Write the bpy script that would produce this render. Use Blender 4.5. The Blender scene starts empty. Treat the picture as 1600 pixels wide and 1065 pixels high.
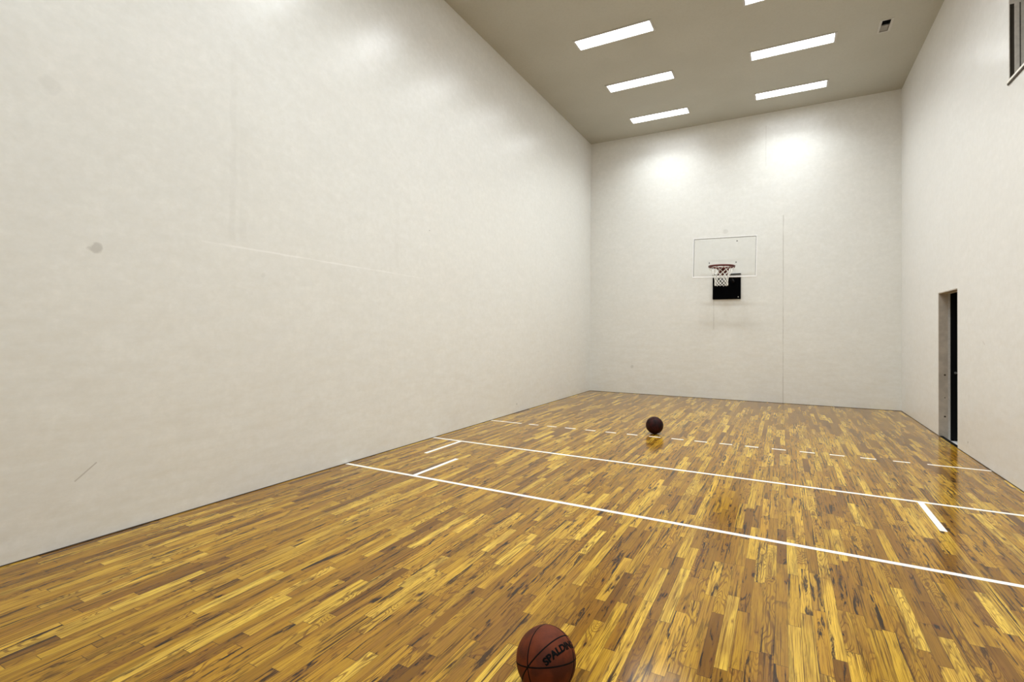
import bpy, bmesh, math, random
from mathutils import Vector, Matrix
random.seed(4)
PI = math.pi
S = bpy.context.scene
C = S.collection

# ------------------------------------------------------------------ camera, world, exposure
W, H, D = 6.096, 6.011, 12.192            # court width, ceiling height, court length (back wall y=0)
F, YAW, PITCH, ROLL = 778.77, 0.4898, 0.0093, 0.0068
CAM = Vector((4.1533, -11.5491, 1.4396))
cyw, syw = math.cos(YAW), math.sin(YAW)
fw = Vector((-syw * math.cos(PITCH), cyw * math.cos(PITCH), math.sin(PITCH)))
r0 = Vector((cyw, syw, 0)); u0 = r0.cross(fw)
cr = r0 * math.cos(ROLL) + u0 * math.sin(ROLL); cu = cr.cross(fw)
cam = bpy.data.cameras.new('camera')
cam.sensor_fit = 'HORIZONTAL'; cam.sensor_width = 36.0
cam.lens = F / 1600 * 36
cam.shift_x = -8.726 / 1600
cam.shift_y = -22.865 / 1600
cam.clip_start = 0.02
co = bpy.data.objects.new('camera', cam); C.objects.link(co)
m = Matrix((cr, cu, -fw)).transposed().to_4x4(); m.translation = CAM
co.matrix_world = m
S.camera = co

w = bpy.data.worlds.new('world'); S.world = w; w.use_nodes = True
w.node_tree.nodes['Background'].inputs[0].default_value = (0.02, 0.02, 0.02, 1)
w.node_tree.nodes['Background'].inputs[1].default_value = 0.3

S.view_settings.view_transform = 'Standard'
S.view_settings.look = 'None'
S.view_settings.exposure = 0.0
S.view_settings.gamma = 1.0
S.view_settings.use_curve_mapping = False
LIGHT = 9.5                                # radiance of the glowing panel lenses
LAMP_W, SPREAD = 22.8, 130.0               # tubes behind each lens: watts, spread of the prismatic lens

# ------------------------------------------------------------------ node helpers
class NT:
    def __init__(self, name):
        self.m = bpy.data.materials.new(name); self.m.use_nodes = True
        self.t = self.m.node_tree; self.n = self.t.nodes
        for x in list(self.n): self.n.remove(x)
        self.out = self.n.new('ShaderNodeOutputMaterial')
    def node(self, typ, **kw):
        x = self.n.new('ShaderNode' + typ)
        for k, v in kw.items(): setattr(x, k, v)
        return x
    def put(self, sock, v):
        if isinstance(v, bpy.types.NodeSocket): self.t.links.new(v, sock)
        elif v is not None:
            if isinstance(v, (tuple, list)) and len(v) == 3 and sock.type == 'RGBA': v = (*v, 1)
            sock.default_value = v
    def math(self, op, a, b=None, c=None, clamp=False):
        x = self.node('Math', operation=op, use_clamp=clamp)
        self.put(x.inputs[0], a); self.put(x.inputs[1], b); self.put(x.inputs[2], c)
        return x.outputs[0]
    def mix(self, fac, a, b, mode='MIX'):
        x = self.node('Mix', data_type='RGBA', blend_type=mode, clamp_factor=True)
        self.put(x.inputs[0], fac); self.put(x.inputs[6], a); self.put(x.inputs[7], b)
        return x.outputs[2]
    def rng(self, v, a, b, c=0.0, d=1.0, smooth=True):
        x = self.node('MapRange', interpolation_type='SMOOTHSTEP' if smooth else 'LINEAR')
        for i, q in enumerate((v, a, b, c, d)): self.put(x.inputs[i], q)
        return x.outputs[0]
    def xyz(self, x, y, z):
        q = self.node('CombineXYZ')
        for i, v in enumerate((x, y, z)): self.put(q.inputs[i], v)
        return q.outputs[0]
    def pos(self):
        g = self.node('TexCoord'); s = self.node('SeparateXYZ')
        self.t.links.new(g.outputs['Object'], s.inputs[0])
        return g.outputs['Object'], s.outputs[0], s.outputs[1], s.outputs[2]
    def noise(self, vec, scale=1.0, detail=2.0, rough=0.5, dist=0.0):
        x = self.node('TexNoise')
        self.put(x.inputs['Vector'], vec); x.inputs['Scale'].default_value = scale
        x.inputs['Detail'].default_value = detail; x.inputs['Roughness'].default_value = rough
        x.inputs['Distortion'].default_value = dist
        return x.outputs[0]
    def ramp(self, fac, stops):
        x = self.node('ValToRGB'); e = x.color_ramp.elements
        while len(e) < len(stops): e.new(0.5)
        for k, (p, c) in zip(e, stops): k.position = p; k.color = (*c, 1)
        self.put(x.inputs[0], fac)
        return x.outputs[0]
    def bump(self, h, strength, dist):
        x = self.node('Bump'); x.inputs['Strength'].default_value = strength
        x.inputs['Distance'].default_value = dist; self.put(x.inputs['Height'], h)
        return x.outputs[0]
    def principled(self, color, rough=0.5, metal=0.0, spec=0.5, normal=None, **kw):
        b = self.node('BsdfPrincipled')
        self.put(b.inputs['Base Color'], color); self.put(b.inputs['Roughness'], rough)
        self.put(b.inputs['Metallic'], metal); self.put(b.inputs['Specular IOR Level'], spec)
        if normal is not None: self.put(b.inputs['Normal'], normal)
        for k, v in kw.items(): self.put(b.inputs[k], v)
        self.t.links.new(b.outputs[0], self.out.inputs[0])
        return self.m

def simple(name, col, rough=0.5, metal=0.0, spec=0.5, mott=0.06, scale=30):
    t = NT(name); p, x, y, z = t.pos()
    n = t.noise(p, scale, 3)
    c = t.mix(t.rng(n, 0.3, 0.7), tuple(v * (1 - mott) for v in col), tuple(min(1, v * (1 + mott)) for v in col))
    return t.principled(c, rough, metal, spec, t.bump(n, 0.05, 0.002))

# ------------------------------------------------------------------ materials
def wall_material(name, u, v, spots=(), lines=(), base=(0.89, 0.89, 0.86), rough=0.285, spec=0.7):
    """u, v: the axes (0 x, 1 y, 2 z) that run along the wall; marks given as ball scuffs and scratches."""
    t = NT(name); p, *ax = t.pos(); U, V = ax[u], ax[v]
    c = base
    blot = t.noise(t.xyz(U, V, 0.0), 0.55, 4, 0.55)
    c = t.mix(t.rng(blot, 0.2, 0.8, 0, 1, False), base, tuple(b * k for b, k in zip(base, (0.965, 0.95, 0.92))))
    pk = t.noise(t.xyz(U, V, 7.3), 0.9, 3, 0.5)
    c = t.mix(t.rng(pk, 0.55, 0.75, 0, 0.5), c, tuple(b * k for b, k in zip(base, (1.0, 0.955, 0.925))))
    mot = t.noise(t.xyz(t.math('MULTIPLY', U, 1.0), t.math('MULTIPLY', V, 2.2), 3.1), 4.0, 3, 0.55)
    c = t.mix(t.rng(mot, 0.28, 0.78, 0, 0.6, False), c, tuple(b * 0.86 for b in base))
    mid = t.noise(t.xyz(U, V, 8.8), 17.0, 4, 0.6)
    c = t.mix(t.rng(mid, 0.3, 0.75, 0, 0.8, False), c, tuple(b * k for b, k in zip(base, (0.86, 0.85, 0.82))))
    grit = t.noise(t.xyz(U, V, 1.7), 60.0, 3, 0.6)
    c = t.mix(t.rng(grit, 0.3, 0.8, 0, 0.45, False), c, tuple(b * 0.86 for b in base))
    # scuffed band where balls strike the lower wall
    scuff = t.noise(t.xyz(t.math('MULTIPLY', U, 1.5), t.math('MULTIPLY', V, 6.0), 9.0), 2.2, 6, 0.7)
    low = t.rng(V, 0.2, 3.2, 1.0, 0.0)
    c = t.mix(t.math('MULTIPLY', t.rng(scuff, 0.42, 0.80, 0, 0.45, False), low), c, tuple(b * k for b, k in zip(base, (0.78, 0.74, 0.66))))
    # small dark nicks
    vo = t.node('TexVoronoi'); t.put(vo.inputs['Vector'], t.xyz(U, V, 0.0)); vo.inputs['Scale'].default_value = 1.6
    sp = t.node('SeparateColor'); t.put(sp.inputs[0], vo.outputs['Color'])
    lim = t.math('MULTIPLY', t.math('POWER', sp.outputs[0], 5.0), 0.026)
    nick = t.math('LESS_THAN', vo.outputs['Distance'], lim)
    c = t.mix(t.math('MULTIPLY', nick, 0.55), c, (0.16, 0.14, 0.11))
    # hair scratches, pale
    wx = t.noise(t.xyz(U, t.math('MULTIPLY', V, 0.5), 5.5), 1.1, 3, 0.5)
    hair = t.math('ABSOLUTE', t.math('SUBTRACT', wx, 0.5))
    wob = t.noise(t.xyz(U, V, 4.2), 5.0, 2)
    for (a, b, rr, k) in spots:
        d = t.math('SQRT', t.math('ADD', t.math('POWER', t.math('SUBTRACT', U, a), 2.0), t.math('POWER', t.math('SUBTRACT', V, b), 2.0)))
        d = t.math('ADD', d, t.math('MULTIPLY', t.math('SUBTRACT', mot, 0.5), rr * 2.4))
        d = t.math('ADD', d, t.math('MULTIPLY', t.math('SUBTRACT', mid, 0.5), rr * 2.0))
        c = t.mix(t.rng(d, rr * 0.55, rr * 1.15, k, 0.0), c, (0.36, 0.34, 0.30))
    for (a0, b0, a1, b1, wd, k, col) in lines:
        L = math.hypot(a1 - a0, b1 - b0); ux, uy = (a1 - a0) / L, (b1 - b0) / L
        du = t.math('SUBTRACT', U, a0); dv = t.math('SUBTRACT', V, b0)
        along = t.math('ADD', t.math('MULTIPLY', du, ux), t.math('MULTIPLY', dv, uy))
        off = t.math('SUBTRACT', t.math('MULTIPLY', dv, ux), t.math('MULTIPLY', du, uy))
        off = t.math('ADD', off, t.math('MULTIPLY', t.math('SUBTRACT', wob, 0.5), wd * 1.2))
        msk = t.math('MULTIPLY', t.rng(t.math('ABSOLUTE', off), wd * 0.4, wd, 1, 0),
                     t.math('MULTIPLY', t.math('GREATER_THAN', along, 0.0), t.math('LESS_THAN', along, L)))
        brk = t.rng(t.noise(t.xyz(U, V, a0), 3.0, 3), 0.35, 0.55)
        c = t.mix(t.math('MULTIPLY', t.math('MULTIPLY', msk, k), t.math('ADD', t.math('MULTIPLY', brk, 0.6), 0.4)), c, col)
    hb = t.math('ADD', t.math('MULTIPLY', t.noise(t.xyz(U, V, 2.0), 4.0, 2, 0.5), 1.0), t.math('MULTIPLY', grit, 0.02))
    nb = t.bump(hb, 0.22, 0.02)
    ro = t.rng(t.noise(t.xyz(U, V, 6.0), 2.5, 4), 0.3, 0.7, rough, rough + 0.05)
    return t.principled(c, ro, 0, spec, nb)

DARK = (0.33, 0.30, 0.25); PALE = (0.99, 0.98, 0.96)
M = {}
M['wall_left'] = wall_material('painted plaster of the long wall', 1, 2,
    spots=[(-9.895, 1.99, 0.036, 0.45), (-8.665, 1.915, 0.042, 0.15), (-10.16, 3.0, 0.05, 0.12)],
    lines=[(-9.2, 2.15, -6.4, 2.12, 0.010, 0.5, PALE), (-8.95, 2.2, -8.95, 3.9, 0.040, 0.06, DARK), (-8.85, 2.2, -8.85, 3.2, 0.045, 0.055, DARK),
           (-10.0, 0.42, -9.88, 0.52, 0.006, 0.5, DARK), (-6.9, 2.2, -6.9, 3.0, 0.05, 0.045, DARK)])
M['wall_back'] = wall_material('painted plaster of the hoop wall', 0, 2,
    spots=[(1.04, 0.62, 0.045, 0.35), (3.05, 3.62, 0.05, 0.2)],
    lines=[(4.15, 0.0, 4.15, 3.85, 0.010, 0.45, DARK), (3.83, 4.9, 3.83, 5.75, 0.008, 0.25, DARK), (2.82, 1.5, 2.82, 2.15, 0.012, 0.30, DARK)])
M['wall_right'] = wall_material('painted plaster of the door wall', 1, 2,
    spots=[], lines=[(-4.35, 1.32, -4.28, 1.36, 0.006, 0.6, DARK)], base=(0.89, 0.88, 0.86))
M['wall_front'] = wall_material('painted plaster of the front wall', 0, 2)

def ceiling_material():
    t = NT('matte ceiling paint'); p, x, y, z = t.pos()
    n = t.noise(p, 1.2, 4); g = t.noise(p, 40, 3)
    c = t.mix(t.rng(n, 0.3, 0.7), (0.53, 0.52, 0.455), (0.50, 0.49, 0.425))
    c = t.mix(t.rng(g, 0.4, 0.7, 0, 0.3), c, (0.46, 0.445, 0.38))
    return t.principled(c, 0.6, 0, 0.3, t.bump(g, 0.1, 0.003))
M['ceiling'] = ceiling_material()

def floor_material():
    t = NT('lacquered oak strip floor'); p, x, y, z = t.pos()
    wd = 0.0572
    xs = t.math('DIVIDE', x, wd); row = t.math('FLOOR', xs); fx = t.math('FRACT', xs)
    wn = t.node('TexWhiteNoise', noise_dimensions='1D'); t.put(wn.inputs['W'], row)
    Wc = t.math('ADD', t.math('MULTIPLY', y, 1.75), t.math('MULTIPLY', wn.outputs['Value'], 913.0))
    v1 = t.node('TexVoronoi', voronoi_dimensions='1D', feature='F1'); t.put(v1.inputs['W'], Wc); v1.inputs['Scale'].default_value = 1.0
    ve = t.node('TexVoronoi', voronoi_dimensions='1D', feature='DISTANCE_TO_EDGE'); t.put(ve.inputs['W'], Wc); ve.inputs['Scale'].default_value = 1.0
    sc = t.node('SeparateColor'); t.put(sc.inputs[0], v1.outputs['Color'])
    R, G, B = sc.outputs[0], sc.outputs[1], sc.outputs[2]
    off = t.math('MULTIPLY', t.math('ADD', R, t.math('MULTIPLY', G, 7.0)), 41.0)
    # board tones
    c = t.ramp(R, [(0.0, (0.15, 0.068, 0.008)), (0.07, (0.24, 0.115, 0.011)), (0.20, (0.32, 0.162, 0.014)), (0.45, (0.43, 0.232, 0.018)),
                   (0.75, (0.58, 0.343, 0.032)), (1.0, (0.80, 0.530, 0.075))])
    c = t.mix(t.math('MULTIPLY', t.math('POWER', B, 2.0), 0.35), c, t.mix(1.0, c, (1.0, 0.78, 0.55), 'MULTIPLY'))
    # long soft tone drift inside a board
    dr = t.noise(t.xyz(t.math('MULTIPLY', x, 14.0), t.math('MULTIPLY', y, 1.9), off), 1.0, 3, 0.55)
    c = t.mix(t.rng(dr, 0.44, 0.70, 0, 0.65), c, (0.26, 0.118, 0.020))
    # cathedral grain: contour lines of a stretched field, on the flat-sawn boards
    fld = t.noise(t.xyz(t.math('MULTIPLY', x, 12.0), t.math('MULTIPLY', y, 1.9), off), 1.0, 1.5, 0.5, 0.35)
    sn = t.math('SINE', t.math('MULTIPLY', fld, 135.0))
    flat = t.rng(G, 0.48, 0.80)
    ln = t.math('MULTIPLY', t.rng(sn, 0.15, 0.95), t.math('MULTIPLY', flat, 0.72))
    c = t.mix(ln, c, (0.13, 0.050, 0.010))
    # fine straight pores
    st = t.noise(t.xyz(t.math('MULTIPLY', x, 300.0), t.math('MULTIPLY', y, 4.0), off), 1.0, 3, 0.6)
    c = t.mix(t.rng(st, 0.45, 0.66, 0, 0.75), c, (0.17, 0.072, 0.009))
    st2 = t.noise(t.xyz(t.math('MULTIPLY', x, 95.0), t.math('MULTIPLY', y, 1.8), off), 1.0, 4, 0.6)
    c = t.mix(t.rng(st2, 0.56, 0.69, 0, 0.85), c, (0.105, 0.042, 0.010))
    # mineral streaks, dark heart and worm tracks, on some of the boards
    ms = t.noise(t.xyz(t.math('MULTIPLY', x, 34.0), t.math('MULTIPLY', y, 3.0), t.math('ADD', off, 5.0)), 1.0, 5, 0.7, 0.8)
    amt = t.rng(t.math('MAXIMUM', B, t.rng(R, 0.0, 0.3, 1.0, 0.0)), 0.25, 0.95, 0.30, 1.0)
    c = t.mix(t.math('MULTIPLY', t.math('MULTIPLY', t.rng(ms, 0.50, 0.62), amt), 0.65), c, (0.11, 0.046, 0.012))
    mk = t.math('MULTIPLY', t.rng(ms, 0.55, 0.62), amt)
    c = t.mix(t.math('MULTIPLY', mk, 0.95), c, (0.020, 0.010, 0.005))
    sk = t.noise(t.xyz(t.math('MULTIPLY', x, 70.0), t.math('MULTIPLY', y, 1.3), t.math('ADD', off, 11.0)), 1.0, 4, 0.62, 0.3)
    c = t.mix(t.math('MULTIPLY', t.rng(sk, 0.565, 0.645), t.rng(t.math('FRACT', t.math('MULTIPLY', G, 5.0)), 0.2, 0.8, 0.15, 0.95)), c, (0.032, 0.013, 0.004))
    # knots and nail holes, ragged and drawn out along the board
    kx = t.math('ADD', t.math('MULTIPLY', x, 17.0), t.math('MULTIPLY', t.math('SUBTRACT', ms, 0.5), 1.3))
    ky = t.math('ADD', t.math('MULTIPLY', y, 4.2), t.math('MULTIPLY', t.math('SUBTRACT', dr, 0.5), 0.8))
    kn = t.node('TexVoronoi', voronoi_dimensions='2D'); t.put(kn.inputs['Vector'], t.xyz(kx, ky, 0)); kn.inputs['Scale'].default_value = 1.0
    ks = t.node('SeparateColor'); t.put(ks.inputs[0], kn.outputs['Color'])
    kr = t.math('MULTIPLY', t.math('POWER', ks.outputs[0], 6.0), 0.15)
    kd = t.math('SUBTRACT', kn.outputs['Distance'], kr)
    has = t.math('GREATER_THAN', kr, 0.02)
    c = t.mix(t.math('MULTIPLY', t.rng(kd, 0.0, 0.14, 0.6, 0.0), has), c, (0.17, 0.062, 0.012))
    c = t.mix(t.math('MULTIPLY', t.rng(kd, -0.05, 0.02, 0.95, 0.0), has), c, (0.020, 0.009, 0.004))
    # joints between boards
    ex = t.math('MINIMUM', fx, t.math('SUBTRACT', 1.0, fx))
    jx = t.rng(ex, 0.006, 0.024, 1.0, 0.0)
    jy = t.rng(ve.outputs['Distance'], 0.0010, 0.0035, 1.0, 0.0)
    j = t.math('MAXIMUM', t.math('MULTIPLY', jx, t.rng(wn.outputs['Value'], 0.0, 1.0, 0.6, 1.0)), jy)
    c = t.mix(t.math('MULTIPLY', j, 0.8), c, (0.045, 0.020, 0.008))
    wav = t.noise(t.xyz(t.math('MULTIPLY', x, 3.0), t.math('MULTIPLY', y, 1.0), off), 1.0, 1)
    hgt = t.math('SUBTRACT', t.math('MULTIPLY', wav, 0.5), t.math('MULTIPLY', j, 0.25))
    nb = t.bump(hgt, 0.08, 0.004)
    return t.principled(c, 0.15, 0, 0.22, nb)
M['floor'] = floor_material()
M['line'] = simple('white court line paint', (0.93, 0.91, 0.84), 0.3, mott=0.03)
M['gap'] = simple('dark tone for shaded gaps', (0.05, 0.033, 0.02), 0.6)  # dark colour that paints in the shade of gaps, holes and sill underside
M['white'] = simple('white enamelled metal', (0.96, 0.96, 0.96), 0.35, mott=0.02)
M['fixture'] = simple('off white fixture metal', (0.55, 0.53, 0.49), 0.4, mott=0.02)
M['black'] = simple('black painted steel', (0.003, 0.003, 0.0035), 0.6, spec=0.1)
M['blackpad'] = simple('matte black mount panel', (0.0015, 0.0015, 0.002), 0.9, spec=0.03)
M['red'] = simple('dark red enamelled steel', (0.11, 0.012, 0.008), 0.4)
M['frame_shade'] = simple('grey painted frame shade', (0.24, 0.235, 0.23), 0.6)  # grey colour that paints in the shaded inner edge of the backboard frame
M['cord'] = simple('white nylon cord', (0.85, 0.84, 0.80), 0.7)
M['steel'] = simple('brushed steel', (0.62, 0.61, 0.59), 0.3, 1.0)
M['dark_metal'] = simple('dark duct metal', (0.02, 0.02, 0.02), 0.6)
M['slat'] = simple('grey register metal', (0.40, 0.39, 0.37), 0.5)
M['jamb'] = simple('weathered door jamb paint', (0.50, 0.44, 0.37), 0.5, mott=0.12, scale=9)
M['jamb_frame'] = simple('grey door frame paint', (0.56, 0.54, 0.50), 0.45)
M['door'] = simple('black door paint', (0.003, 0.003, 0.0035), 0.5, spec=0.15)
M['concrete'] = simple('pale concrete landing', (0.72, 0.70, 0.66), 0.6)
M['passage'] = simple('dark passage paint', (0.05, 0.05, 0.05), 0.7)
M['gallery'] = simple('beige gallery paint', (0.62, 0.58, 0.53), 0.6)
M['jamb_light'] = simple('pale window jamb paint', (0.66, 0.62, 0.57), 0.5)
M['channel'] = simple('dark brown channel lining', (0.035, 0.028, 0.018), 0.6)
M['sill'] = simple('cream window sill paint', (0.95, 0.93, 0.86), 0.4)
M['seam'] = simple('black rubber_seam', (0.004, 0.003, 0.003), 0.7, spec=0.08)
M['ink'] = simple('black printed lettering', (0.003, 0.003, 0.003), 0.7, spec=0.08)

def ball_material(name, a, b):
    t = NT(name); p, x, y, z = t.pos()
    n = t.noise(p, 14, 4)
    c = t.mix(t.rng(n, 0.35, 0.65), a, b)
    vo = t.node('TexVoronoi'); t.put(vo.inputs['Vector'], p); vo.inputs['Scale'].default_value = 330
    return t.principled(c, 0.62, 0, 0.15, t.bump(t.math('MULTIPLY', vo.outputs['Distance'], -1.0), 0.5, 0.0012))
M['ball'] = ball_material('worn brown basketball leather', (0.140, 0.029, 0.009), (0.070, 0.016, 0.007))
M['ball_dark'] = ball_material('dark maroon basketball leather', (0.036, 0.006, 0.005), (0.014, 0.004, 0.004))

def glass_material(name, gl=0.025, tint=(0.995, 0.998, 0.997)):
    t = NT(name)
    tr = t.node('BsdfTransparent'); t.put(tr.inputs[0], tint)
    g = t.node('BsdfGlossy'); t.put(g.inputs['Roughness'], 0.03)
    mx = t.node('MixShader'); mx.inputs[0].default_value = gl
    t.t.links.new(tr.outputs[0], mx.inputs[1]); t.t.links.new(g.outputs[0], mx.inputs[2])
    t.t.links.new(mx.outputs[0], t.out.inputs[0])
    return t.m
M['acrylic'] = glass_material('clear acrylic')
def emit_material():
    t = NT('glowing prismatic diffuser'); e = t.node('Emission')
    t.put(e.inputs[0], (0.97, 1.0, 1.03)); e.inputs[1].default_value = LIGHT
    t.t.links.new(e.outputs[0], t.out.inputs[0]); return t.m
M['emit'] = emit_material()

# ------------------------------------------------------------------ mesh helpers
def add_box(bm, x0, x1, y0, y1, z0, z1, bevel=0.0):
    vs = [bm.verts.new((x, y, z)) for x in (x0, x1) for y in (y0, y1) for z in (z0, z1)]
    fs = [(0, 1, 3, 2), (4, 6, 7, 5), (0, 4, 5, 1), (2, 3, 7, 6), (0, 2, 6, 4), (1, 5, 7, 3)]
    faces = [bm.faces.new([vs[i] for i in f]) for f in fs]
    if bevel:
        es = list({e for f in faces for e in f.edges})
        bmesh.ops.bevel(bm, geom=es, offset=bevel, segments=2, affect='EDGES', profile=0.6)
def add_tube(bm, a, b, r, n=8, r2=None):
    a, b = Vector(a), Vector(b); d = (b - a).normalized()
    s = d.orthogonal().normalized(); q = d.cross(s); r2 = r if r2 is None else r2
    A = [bm.verts.new(a + (s * math.cos(2*PI*i/n) + q * math.sin(2*PI*i/n)) * r) for i in range(n)]
    B = [bm.verts.new(b + (s * math.cos(2*PI*i/n) + q * math.sin(2*PI*i/n)) * r2) for i in range(n)]
    for i in range(n): bm.faces.new((A[i], A[(i+1) % n], B[(i+1) % n], B[i]))
    bm.faces.new(A[::-1]); bm.faces.new(B)
def add_path(bm, pts, r, n=8, closed=False):
    pts = [Vector(p) for p in pts]; k = len(pts); rings = []
    for i, p in enumerate(pts):
        d = (pts[(i+1) % k] - pts[i-1]) if closed else (pts[min(i+1, k-1)] - pts[max(i-1, 0)])
        d.normalize()
        ref = p.normalized() if closed else Vector((0, 0, 1))
        if abs(ref.dot(d)) > 0.95: ref = d.orthogonal()
        s = ref.cross(d).normalized(); q = d.cross(s)
        rings.append([bm.verts.new(p + (s * math.cos(2*PI*j/n) + q * math.sin(2*PI*j/n)) * r) for j in range(n)])
    for i in range(k if closed else k - 1):
        A, B = rings[i], rings[(i+1) % k]
        for j in range(n): bm.faces.new((A[j], A[(j+1) % n], B[(j+1) % n], B[j]))
    if not closed: bm.faces.new(rings[0][::-1]); bm.faces.new(rings[-1])
def add_torus(bm, c, R_, r, n=48, k=10):
    c = Vector(c)
    rings = [[bm.verts.new(c + Vector(((R_ + r*math.cos(2*PI*j/k)) * math.cos(2*PI*i/n), (R_ + r*math.cos(2*PI*j/k)) * math.sin(2*PI*i/n), r*math.sin(2*PI*j/k)))) for j in range(k)] for i in range(n)]
    for i in range(n):
        for j in range(k): bm.faces.new((rings[i][j], rings[(i+1) % n][j], rings[(i+1) % n][(j+1) % k], rings[i][(j+1) % k]))
def obj(name, bm, mat, parent=None, smooth=False):
    bmesh.ops.recalc_face_normals(bm, faces=bm.faces)
    me = bpy.data.meshes.new(name); bm.to_mesh(me); bm.free()
    me.materials.append(mat)
    if smooth:
        for f in me.polygons: f.use_smooth = True
    o = bpy.data.objects.new(name, me); C.objects.link(o)
    if parent: o.parent = parent
    return o
def box(name, b, mat, parent=None, bevel=0.0):
    bm = bmesh.new(); add_box(bm, *b, bevel=bevel); return obj(name, bm, mat, parent)
def empty(name, loc, label, cat, group=None):
    o = bpy.data.objects.new(name, None); C.objects.link(o); o.location = loc
    o.empty_display_size = 0.1; o['label'] = label; o['category'] = cat
    if group: o['group'] = group
    return o
def struct(o, label=None, cat=None):
    o['kind'] = 'structure'
    if label: o['label'] = label
    if cat: o['category'] = cat
    return o
def copy_tree(root):
    r = root.copy(); C.objects.link(r)
    for ch in list(root.children):
        c = ch.copy(); C.objects.link(c); c.parent = r
        for g in list(ch.children):
            d = g.copy(); C.objects.link(d); d.parent = c
    return r
def pierced(bm, us, vs, holes, fn):
    """a slab cut into cells along us and vs, leaving out the holes; fn(bm,u0,u1,v0,v1) adds one cell"""
    for a, b in zip(us[:-1], us[1:]):
        for c, d in zip(vs[:-1], vs[1:]):
            mu, mv = (a+b)/2, (c+d)/2
            if not any(h[0] < mu < h[1] and h[2] < mv < h[3] for h in holes): fn(bm, a, b, c, d)

# ------------------------------------------------------------------ the court shell
TH = 0.13
DY0, DY1, DZ = -3.375, -2.489, 2.02          # doorway in the right wall
WY0, WY1, WZ0, WZ1 = -7.60, -5.013, 3.89, 5.25   # viewing window in the right wall
VX0, VX1, VY0, VY1 = 5.428, 5.535, -2.655, -2.335  # ceiling register
struct(box('floor', (0, W, -D, 0, -0.10, 0), M['floor']), 'glossy oak strip floor with white racquetball court lines', 'floor')
floor = bpy.data.objects['floor']
struct(box('wall_left', (-TH, 0, -D - TH, TH, -0.10, H + 0.1), M['wall_left']), 'long blank scuffed white plaster wall opposite the door', 'wall')
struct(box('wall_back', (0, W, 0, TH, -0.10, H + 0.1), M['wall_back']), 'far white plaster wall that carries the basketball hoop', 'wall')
struct(box('wall_front', (0, W, -D - TH, -D, -0.10, H + 0.1), M['wall_front']), 'plain white plaster wall behind the viewer', 'wall')
bm = bmesh.new()
pierced(bm, [-D - TH, WY0, WY1, DY0, DY1, TH], [-0.10, DZ, WZ0, WZ1, H + 0.1],
        [(DY0, DY1, -1, DZ), (WY0, WY1, WZ0, WZ1)], lambda b, y0, y1, z0, z1: add_box(b, W, W + TH, y0, y1, z0, z1))
struct(obj('wall_right', bm, M['wall_right']), 'white plaster wall with the dark doorway and the high viewing window', 'wall')
bm = bmesh.new()
pierced(bm, [0, VX0, VX1, W], [-D, VY0, VY1, 0], [(VX0, VX1, VY0, VY1)], lambda b, x0, x1, y0, y1: add_box(b, x0, x1, y0, y1, H, H + 0.1))
struct(obj('ceiling', bm, M['ceiling']), 'flat beige painted ceiling with two rows of light panels', 'ceiling')
g = 0.006  # dark strips paint in the shaded gap at the foot of each wall
for nm, b in (('shade_strip_left', (0, 0.005, -D, 0, 0, g)), ('shade_strip_back', (0.005, W - 0.005, -0.005, 0, 0, g)), ('shade_strip_front', (0.005, W - 0.005, -D, -D + 0.005, 0, g))):
    struct(box(nm, b, M['gap']))
bm = bmesh.new(); add_box(bm, W - 0.005, W, -D, DY0, 0, g); add_box(bm, W - 0.005, W, DY1, 0, 0, g)
struct(obj('shade_strip_right', bm, M['gap']))

# painted court lines, children of the floor
LH = 0.0006
def line(name, x0, x1, y0, y1, label=None):
    o = box(name, (x0, x1, y0, y1, 0, LH), M['line'], floor)
    if label: o['label'] = label
    return o
lw = 0.021
line('service_line', 0.006, W - 0.006, -7.66 - lw, -7.66 + lw, 'nearest white line painted across the floor')
line('short_line', 0.006, W - 0.006, -6.145 - lw, -6.145 + lw, 'second white line painted across the floor')
line('drive_line', 0.897, 0.942, -7.638, -6.908)
line('service_box_line', 0.427, 0.472, -6.88, -6.166)
line('drive_line', 5.167, 5.212, -6.862, -6.166)
dash = [(0.006, .558), (.68, .843), (.987, 1.144), (1.278, 1.45), (1.599, 1.754), (1.902, 2.057), (2.213, 2.361), (2.52, 2.676), (2.82, 2.978),
        (3.116, 3.275), (3.424, 3.577), (3.726, 3.88), (4.03, 4.184), (4.332, 4.489), (4.64, 4.79), (4.943, 5.095), (5.25, 5.407), (5.559, W - 0.006)]
for a, b in dash:
    yc = -4.655 + 0.105 * ((a + b) / 2) / W
    line('receiving_line_dash', a, b, yc - 0.019, yc + 0.019)

# ------------------------------------------------------------------ doorway and passage
bm = bmesh.new()                                    # lining of the reveal: far jamb, near jamb, head
JT = 0.012
add_box(bm, W + 0.002, W + 0.105, DY1 - JT, DY1, -0.06, DZ)
add_box(bm, W + 0.002, W + 0.105, DY0, DY0 + JT, -0.06, DZ)
add_box(bm, W + 0.002, W + 0.105, DY0 + JT, DY1 - JT, DZ - JT, DZ)
door = struct(obj('door_1', bm, M['jamb']), 'doorway with weathered jamb and black door, low in the white wall', 'door')
bm = bmesh.new()
add_box(bm, W + 0.105, W + TH, DY1 - JT - 0.004, DY1, -0.06, DZ)
add_box(bm, W + 0.105, W + TH, DY0, DY0 + JT + 0.004, -0.06, DZ)
add_box(bm, W + 0.105, W + TH, DY0 + JT + 0.004, DY1 - JT - 0.004, DZ - JT - 0.004, DZ)
obj('door_frame', bm, M['jamb_frame'], door)
for z, r in ((0.86, 0.012), (0.54, 0.007), (0.275, 0.012)):
    bm = bmesh.new(); add_tube(bm, (W + 0.070, DY1 - JT + 0.001, z), (W + 0.070, DY1 - JT - 0.002, z), r, 12)
    obj('screw_hole', bm, M['gap'], door)
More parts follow.
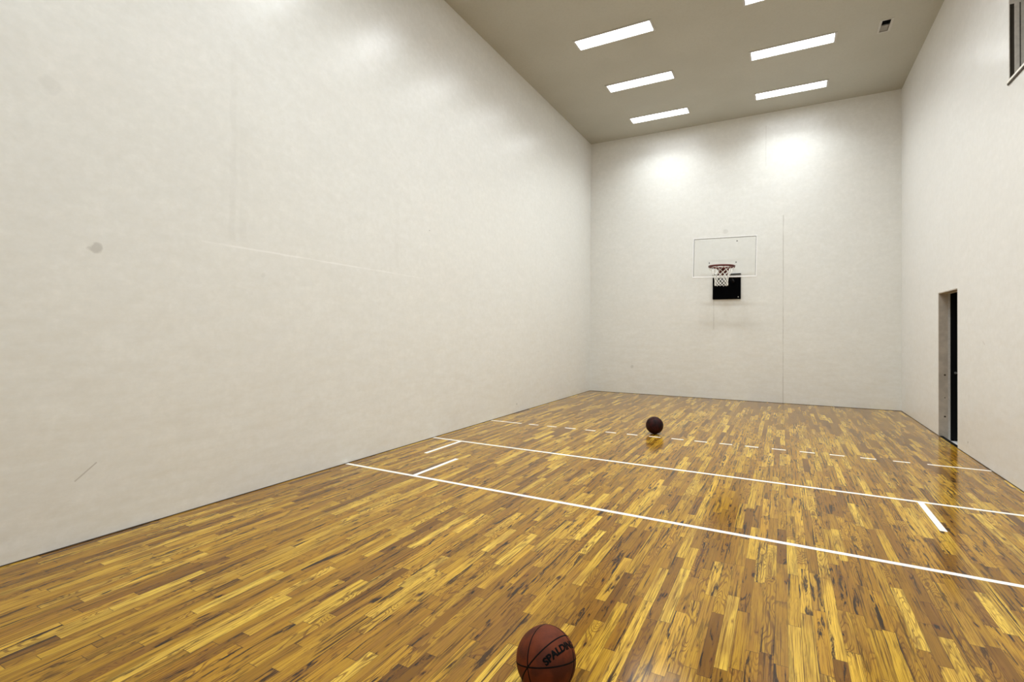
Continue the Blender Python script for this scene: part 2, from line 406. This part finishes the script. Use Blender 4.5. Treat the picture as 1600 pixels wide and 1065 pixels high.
box('threshold', (W, W + 0.05, DY0 + JT, DY1 - JT, -0.06, -0.001), M['black'], door)
leaf = box('door_leaf', (W + TH + 0.006, W + TH + 0.89, DY1 - 0.016, DY1 + 0.024, -0.040, DZ - 0.02), M['door'], door, bevel=0.002)
bm = bmesh.new(); hx, hz, hy = W + 0.185, 0.895, DY1 - 0.016
add_tube(bm, (hx, hy, hz), (hx, hy - 0.006, hz), 0.016, 16); add_tube(bm, (hx, hy - 0.004, hz), (hx, hy - 0.035, hz), 0.007, 12)
add_tube(bm, (hx - 0.012, hy - 0.035, hz), (hx + 0.02, hy - 0.035, hz), 0.007, 12)
obj('door_handle', bm, M['steel'], leaf)
PX1 = W + TH + 1.5
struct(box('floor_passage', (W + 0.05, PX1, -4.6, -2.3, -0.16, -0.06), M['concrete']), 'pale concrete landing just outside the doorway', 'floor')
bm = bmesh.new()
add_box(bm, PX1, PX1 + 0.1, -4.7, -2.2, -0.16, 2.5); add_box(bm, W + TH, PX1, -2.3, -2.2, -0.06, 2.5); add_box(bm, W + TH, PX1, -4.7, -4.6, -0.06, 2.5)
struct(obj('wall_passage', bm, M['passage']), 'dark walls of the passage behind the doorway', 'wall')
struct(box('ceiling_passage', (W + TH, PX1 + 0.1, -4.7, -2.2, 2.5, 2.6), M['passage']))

# ------------------------------------------------------------------ viewing window and gallery
bm = bmesh.new()
add_box(bm, W - 0.014, W + TH, WY0 - 0.03, WY1 + 0.012, WZ0, WZ0 + 0.022)
win = struct(obj('window_1', bm, M['sill']), 'high viewing window with cream sill set in the door wall', 'window')
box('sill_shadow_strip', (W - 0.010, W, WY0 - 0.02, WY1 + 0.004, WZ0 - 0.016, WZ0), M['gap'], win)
jy = WY1
bm = bmesh.new()
add_box(bm, W + 0.001, W + 0.006, jy - 0.010, jy, WZ0 + 0.022, WZ1)
add_box(bm, W + 0.006, W + TH, jy - 0.010, jy, 4.665, WZ1)
add_box(bm, W + 0.040, W + 0.076, jy - 0.012, jy, WZ0 + 0.022, 4.665)
add_box(bm, W + 0.086, W + TH, jy - 0.010, jy, WZ0 + 0.022, 4.665)
obj('window_jamb', bm, M['jamb_light'], win)
bm = bmesh.new()
add_box(bm, W + 0.006, W + 0.040, jy - 0.004, jy, WZ0 + 0.022, 4.665); add_box(bm, W + 0.076, W + 0.086, jy - 0.006, jy, WZ0 + 0.022, 4.665)
obj('dark_channel', bm, M['channel'], win)
box('window_pane', (W + 0.079, W + 0.083, WY0 + 0.004, jy - 0.013, WZ0 + 0.023, WZ1 - 0.004), M['acrylic'], win)
GX = W + TH + 2.2
bm = bmesh.new()
add_box(bm, GX, GX + 0.1, -8.2, -4.5, 2.8, 6.0); add_box(bm, W + TH, GX, -4.6, -4.5, 2.8, 6.0); add_box(bm, W + TH, GX, -8.2, -8.1, 2.8, 6.0)
add_box(bm, W + TH, GX, -8.1, -4.6, 2.8, 2.9)
struct(obj('wall_gallery', bm, M['gallery']), 'beige walls of the viewing gallery behind the high window', 'wall')
struct(box('ceiling_gallery', (W + TH, GX + 0.1, -8.2, -4.5, 6.0, 6.1), M['gallery']))

# ------------------------------------------------------------------ ceiling light panels
def light_panel():
    root = empty('ceiling_light', (0, 0, H), '', 'ceiling light', 'flush light panels on the court ceiling')
    hx, hy, fx, fy = 0.580, 0.127, 0.612, 0.156
    bm = bmesh.new()
    for b in ((-fx, fx, hy + 0.007, fy), (-fx, fx, -fy, -hy - 0.007), (-fx, -hx - 0.009, -hy - 0.007, hy + 0.007), (hx + 0.009, fx, -hy - 0.007, hy + 0.007)):
        add_box(bm, *b, -0.010, 0.0)
    obj('light_frame', bm, M['fixture'], root)
    box('light_housing', (-fx + 0.001, fx - 0.001, -fy + 0.001, fy - 0.001, -0.0008, -0.0001), M['gap'], root)
    d = box('diffuser', (-hx, hx, -hy, hy, -0.006, -0.001), M['emit'], root)
    d['label'] = 'glowing white diffuser'
    # the lens throws its light downward in a wide cone
    la = bpy.data.lights.new('fluorescent_tubes', 'AREA'); la.shape = 'RECTANGLE'; la.size = 2*hx; la.size_y = 2*hy
    la.energy = LAMP_W; la.spread = math.radians(SPREAD); la.color = (0.94, 1.0, 1.03)
    lo = bpy.data.objects.new('fluorescent_tubes', la); C.objects.link(lo); lo.parent = root; lo.location = (0, 0, -0.0075)
    return root
order = ['first', 'second', 'third', 'fourth', 'fifth', 'sixth', 'seventh']
base_light = light_panel(); first = True
for xc, rown in ((1.829, 'the row over the blank wall'), (4.262, 'the row over the door wall')):
    for k in range(7):
        o = base_light if first else copy_tree(base_light)
        first = False
        o.location = (xc, -0.893 - 1.606 * k, H)
        o['label'] = f'white ceiling light panel, {order[k]} from the hoop wall in {rown}'

# ------------------------------------------------------------------ ceiling air register
vent = empty('air_vent', ((VX0 + VX1) / 2, (VY0 + VY1) / 2, H), 'small two-way metal air register in the ceiling corner near the door wall', 'air vent')
hx, hy = (VX1 - VX0) / 2, (VY1 - VY0) / 2
bm = bmesh.new()
for b in ((-hx - 0.03, hx + 0.03, hy, hy + 0.022), (-hx - 0.03, hx + 0.03, -hy - 0.022, -hy), (-hx - 0.03, -hx, -hy, hy), (hx, hx + 0.03, -hy, hy)):
    add_box(bm, *b, -0.005, 0)
add_box(bm, -hx, hx, -0.003, 0.003, -0.004, 0.012)
obj('vent_frame', bm, M['fixture'], vent)
bm = bmesh.new()
t_ = 0.004
add_box(bm, -hx + 0.001, hx - 0.001, -hy + .001, hy - .001, 0.099, 0.103)
for b in ((-hx + .001, -hx + t_, -hy + .001, hy - .001), (hx - t_, hx - .001, -hy + .001, hy - .001), (-hx + t_, hx - t_, -hy + .001, -hy + t_), (-hx + t_, hx - t_, hy - t_, hy - .001)): add_box(bm, *b, 0.002, 0.099)
obj('vent_duct', bm, M['dark_metal'], vent)
for bank in (0, 1):
    for k in range(8):
        yk = (-hy + 0.012 + k * 0.019) if bank == 0 else (0.012 + k * 0.019)
        s = 1 if bank == 0 else -1
        bm = bmesh.new()
        dy, dz = 0.011 * s, 0.0056 if bank == 0 else 0.008
        p = [(-hx + 0.006, yk - dy, 0.012 - dz), (hx - 0.006, yk - dy, 0.012 - dz), (hx - 0.006, yk + dy, 0.012 + dz), (-hx + 0.006, yk + dy, 0.012 + dz)]
        lo = [bm.verts.new(q) for q in p]; hi = [bm.verts.new((q[0], q[1], q[2] + 0.0012)) for q in p]
        bm.faces.new(lo); bm.faces.new(hi[::-1])
        for i in range(4): bm.faces.new((lo[i], lo[(i+1) % 4], hi[(i+1) % 4], hi[i]))
        obj('vent_slat', bm, M['slat'] if bank else M['dark_metal'], vent)  # one bank coloured dark to read as the shaded duct between its slats

# ------------------------------------------------------------------ basketball hoop
HX = 3.07; BY = -0.55
hoop = empty('basketball_hoop', (HX, 0, 2.16), 'wall mounted basketball hoop with clear backboard, red rim and black mount panel', 'basketball hoop')
def hp(name, bm, mat, parent=hoop, smooth=False):
    o = obj(name, bm, mat, parent, smooth)
    me = o.data; me.transform(Matrix.Translation((-HX, 0, -2.16))); return o
bm = bmesh.new(); add_box(bm, 2.800, 3.357, -0.035, -0.001, 2.150, 2.645, bevel=0.004); plate = hp('mount_panel', bm, M['blackpad'])
bm = bmesh.new(); add_tube(bm, (3.31, -0.034, 2.195), (3.31, -0.039, 2.195), 0.010, 10); hp('bolt', bm, M['steel'], plate)
bm = bmesh.new(); add_box(bm, 2.800, 3.357, -0.03, -0.001, 2.672, 2.694); hp('mount_rail', bm, M['black'])
bx0, bx1, bz0, bz1 = 2.460, 3.680, 2.566, 3.398
for ax_ in (2.93, 3.22):
    bm = bmesh.new(); add_box(bm, ax_ - 0.02, ax_ + 0.02, BY + 0.02, -0.033, 2.50, 2.54, bevel=0.003)
    add_box(bm, ax_ - 0.02, ax_ + 0.02, BY + 0.018, BY + 0.05, 2.50, 2.565, bevel=0.002)
    hp('support_arm', bm, M['black'])
bm = bmesh.new(); add_box(bm, bx0 + 0.012, bx1 - 0.012, BY - 0.006, BY + 0.006, bz0 + 0.02, bz1 - 0.012); bd = hp('backboard', bm, M['acrylic']); bd['label'] = 'clear acrylic backboard'
bm = bmesh.new()
fw_ = 0.018
add_box(bm, bx0, bx1, BY - 0.018, BY + 0.018, bz1 - fw_, bz1, bevel=0.003)
add_box(bm, bx0, bx1, BY - 0.018, BY + 0.018, bz0, bz0 + 0.026, bevel=0.003)
add_box(bm, bx0, bx0 + fw_, BY - 0.018, BY + 0.018, bz0 + 0.026, bz1 - fw_, bevel=0.003)
add_box(bm, bx1 - fw_, bx1, BY - 0.018, BY + 0.018, bz0 + 0.026, bz1 - fw_, bevel=0.003)
hp('backboard_frame', bm, M['white'])
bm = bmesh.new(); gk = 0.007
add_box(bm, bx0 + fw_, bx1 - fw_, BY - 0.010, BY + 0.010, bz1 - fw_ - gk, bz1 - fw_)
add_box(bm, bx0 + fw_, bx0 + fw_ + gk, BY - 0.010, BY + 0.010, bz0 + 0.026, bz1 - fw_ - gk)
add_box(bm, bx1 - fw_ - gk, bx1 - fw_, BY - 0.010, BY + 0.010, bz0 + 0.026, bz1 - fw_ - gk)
hp('frame_shade_strip', bm, M['frame_shade'])  # added grey strips stand for shade on the frame's underside and inner sides
for (x, z) in ((3.31, 3.30), (3.30, 2.87), (2.79, 2.87)):
    bm = bmesh.new(); add_tube(bm, (x, BY - 0.006, z), (x, BY - 0.014, z), 0.011, 10); hp('bolt', bm, M['black'], bd)
RC = Vector((HX, BY - 0.39, 2.750)); RR = 0.237
bm = bmesh.new(); add_torus(bm, RC, RR, 0.0140, 56, 10); add_torus(bm, RC + Vector((0, 0, -0.018)), RR + 0.002, 0.0055, 56, 8); rim = hp('rim', bm, M['red'], smooth=True)
for k in range(12):
    a = 2*PI*(k + 0.5)/12; p = RC + Vector((RR*math.cos(a), RR*math.sin(a), -0.008)); tdir = Vector((-math.sin(a), math.cos(a), 0))
    bm = bmesh.new(); add_path(bm, [p - tdir*0.018, p - tdir*0.014 + Vector((0, 0, -0.022)), p + tdir*0.014 + Vector((0, 0, -0.022)), p + tdir*0.018], 0.0055, 6)
    hp('net_hook', bm, M['red'], rim)
bm = bmesh.new()
add_box(bm, HX - 0.10, HX + 0.10, BY - 0.024, BY - 0.006, 2.605, 2.745, bevel=0.003)       # back plate on the board
add_box(bm, HX - 0.075, HX + 0.075, BY - 0.155, BY - 0.020, 2.736, 2.746, bevel=0.002)     # top flange to the ring
hp('rim_bracket', bm, M['red'])
for s in (-1, -0.36, 0.36, 1):
    bm = bmesh.new(); e = RC + Vector((s*0.115, math.sqrt(RR*RR - (s*0.115)**2), -0.004))
    add_tube(bm, e, (HX + s*0.035, BY - 0.022, 2.615), 0.0105, 8); hp('rim_brace', bm, M['red'])
# net: twelve loops knotted into a diamond mesh
bm = bmesh.new()
prof = [(RR, -0.026), (0.205, -0.085), (0.172, -0.140), (0.146, -0.190), (0.130, -0.236), (0.124, -0.276), (0.122, -0.314), (0.124, -0.352), (0.121, -0.385)]
def knot(l, k):
    r, dz = prof[l]; a = 2*PI*(k + 0.5 + 0.5*(l % 2))/12
    return RC + Vector((r*math.cos(a), r*math.sin(a), dz + 0.004*math.sin(k*2.1 + l)))
for l in range(len(prof) - 1):
    for k in range(12):
        a = knot(l, k)
        for j in ((k, k - 1) if l % 2 == 0 else (k, k + 1)):
            add_tube(bm, a, knot(l + 1, j), 0.0045, 6)
hp('net', bm, M['cord'])

TILT = Matrix.Rotation(math.radians(1.1), 4, 'Y')       # the board hangs a little out of level
TP = Matrix.Translation((0, 0, 0.42)) @ TILT @ Matrix.Translation((0, 0, -0.42))
for ch in hoop.children:
    if ch.name.split('.')[0] in ('backboard', 'backboard_frame', 'frame_shade_strip', 'rim', 'rim_bracket', 'rim_brace', 'net'):
        ch.data.transform(TP)
        for q in ch.children: q.data.transform(TP)

# ------------------------------------------------------------------ basketballs
RB = 0.12
def basketball(name, loc, label, mat, view, lettering):
    """view: 3x3 matrix whose columns are the ball's right, up and front as seen in the photograph"""
    root = empty(name, (loc[0], loc[1], 0), label, 'basketball')
    bm = bmesh.new(); bmesh.ops.create_uvsphere(bm, u_segments=64, v_segments=40, radius=RB)
    cover = obj('cover', bm, mat, root, True); cover.location = (0, 0, RB)
    E = Vector((0.604, -0.7465, 0.2536)).normalized()
    S1 = Vector((0.765, -0.081, 0.570)).normalized()
    S2 = (S1 - 2 * (S1.dot(E) - 0) * E).normalized()
    az0 = Vector((-0.30, 0.08, 0.95)); az0 = (az0 - E * az0.dot(E)).normalized()
    M2 = (az0 * math.cos(0.17) + E.cross(az0) * math.sin(0.17)).normalized()
    for n_ in (E, S1, S2, M2):
        nw = view @ n_; s = nw.orthogonal().normalized(); q = nw.cross(s)
        bm = bmesh.new()
        add_path(bm, [(s*math.cos(2*PI*i/96) + q*math.sin(2*PI*i/96)) * (RB - 0.0030) for i in range(96)], 0.0041, 10, True)
        o = obj('seam', bm, M['seam'], root, True); o.location = (0, 0, RB)
    if lettering:
        cv = bpy.data.curves.new('lettering', 'FONT'); cv.body = 'SPALDING'; cv.align_x = 'CENTER'; cv.align_y = 'CENTER'; cv.size = 1.0; cv.resolution_u = 3; cv.offset = 0.05
        to = bpy.data.objects.new('lettering_source', cv); C.objects.link(to)
        bpy.context.view_layer.update()
        me = bpy.data.meshes.new_from_object(to.evaluated_get(bpy.context.evaluated_depsgraph_get()))
        C.objects.unlink(to); bpy.data.objects.remove(to)
        bm = bmesh.new(); bm.from_mesh(me); bpy.data.meshes.remove(me)
        bmesh.ops.triangulate(bm, faces=bm.faces)
        for _ in range(2): bmesh.ops.subdivide_edges(bm, edges=[e for e in bm.edges if e.calc_length() > 0.12], cuts=1); bmesh.ops.triangulate(bm, faces=bm.faces)
        xs = [v.co.x for v in bm.verts]; ys = [v.co.y for v in bm.verts]
        wx, wy = max(xs) - min(xs), max(ys) - min(ys); mx, my = (max(xs) + min(xs))/2, (max(ys) + min(ys))/2
        a = Vector((-0.30, 0.08, 0.95)); a = (a - E*a.dot(E)).normalized(); b = E.cross(a)
        for v in bm.verts:
            az = math.radians(-47) - (v.co.x - mx)/wx * math.radians(88)
            el = math.radians(17.5) - (v.co.y - my)/wy * math.radians(13.5)
            p = (a*math.cos(az) + b*math.sin(az))*math.cos(el) + E*math.sin(el)
            v.co = view @ (p * (RB + 0.0006))
        r = bmesh.ops.extrude_face_region(bm, geom=bm.faces[:])
        for g_ in r['geom']:
            if isinstance(g_, bmesh.types.BMVert): g_.co = g_.co * ((RB - 0.0006)/(RB + 0.0006))
        o = obj('lettering', bm, M['ink'], root); o.location = (0, 0, RB); o['label'] = 'black printed brand lettering'
    return root
def view_of(loc):
    z = (CAM - Vector((loc[0], loc[1], RB))).normalized(); x = cr - z*cr.dot(z); x.normalize(); y = z.cross(x)
    return Matrix((x, y, z)).transposed()
B1 = (3.312, -9.708); B2 = (2.549, -4.400)
basketball('basketball', B1, 'brown leather basketball with black lettering, resting closest to the viewer', M['ball'], view_of(B1), True)
basketball('basketball', B2, 'dark maroon basketball resting far off by the dashed floor line', M['ball_dark'],
           view_of(B2) @ Matrix.Rotation(1.1, 3, 'Z') @ Matrix.Rotation(0.5, 3, 'X'), False)
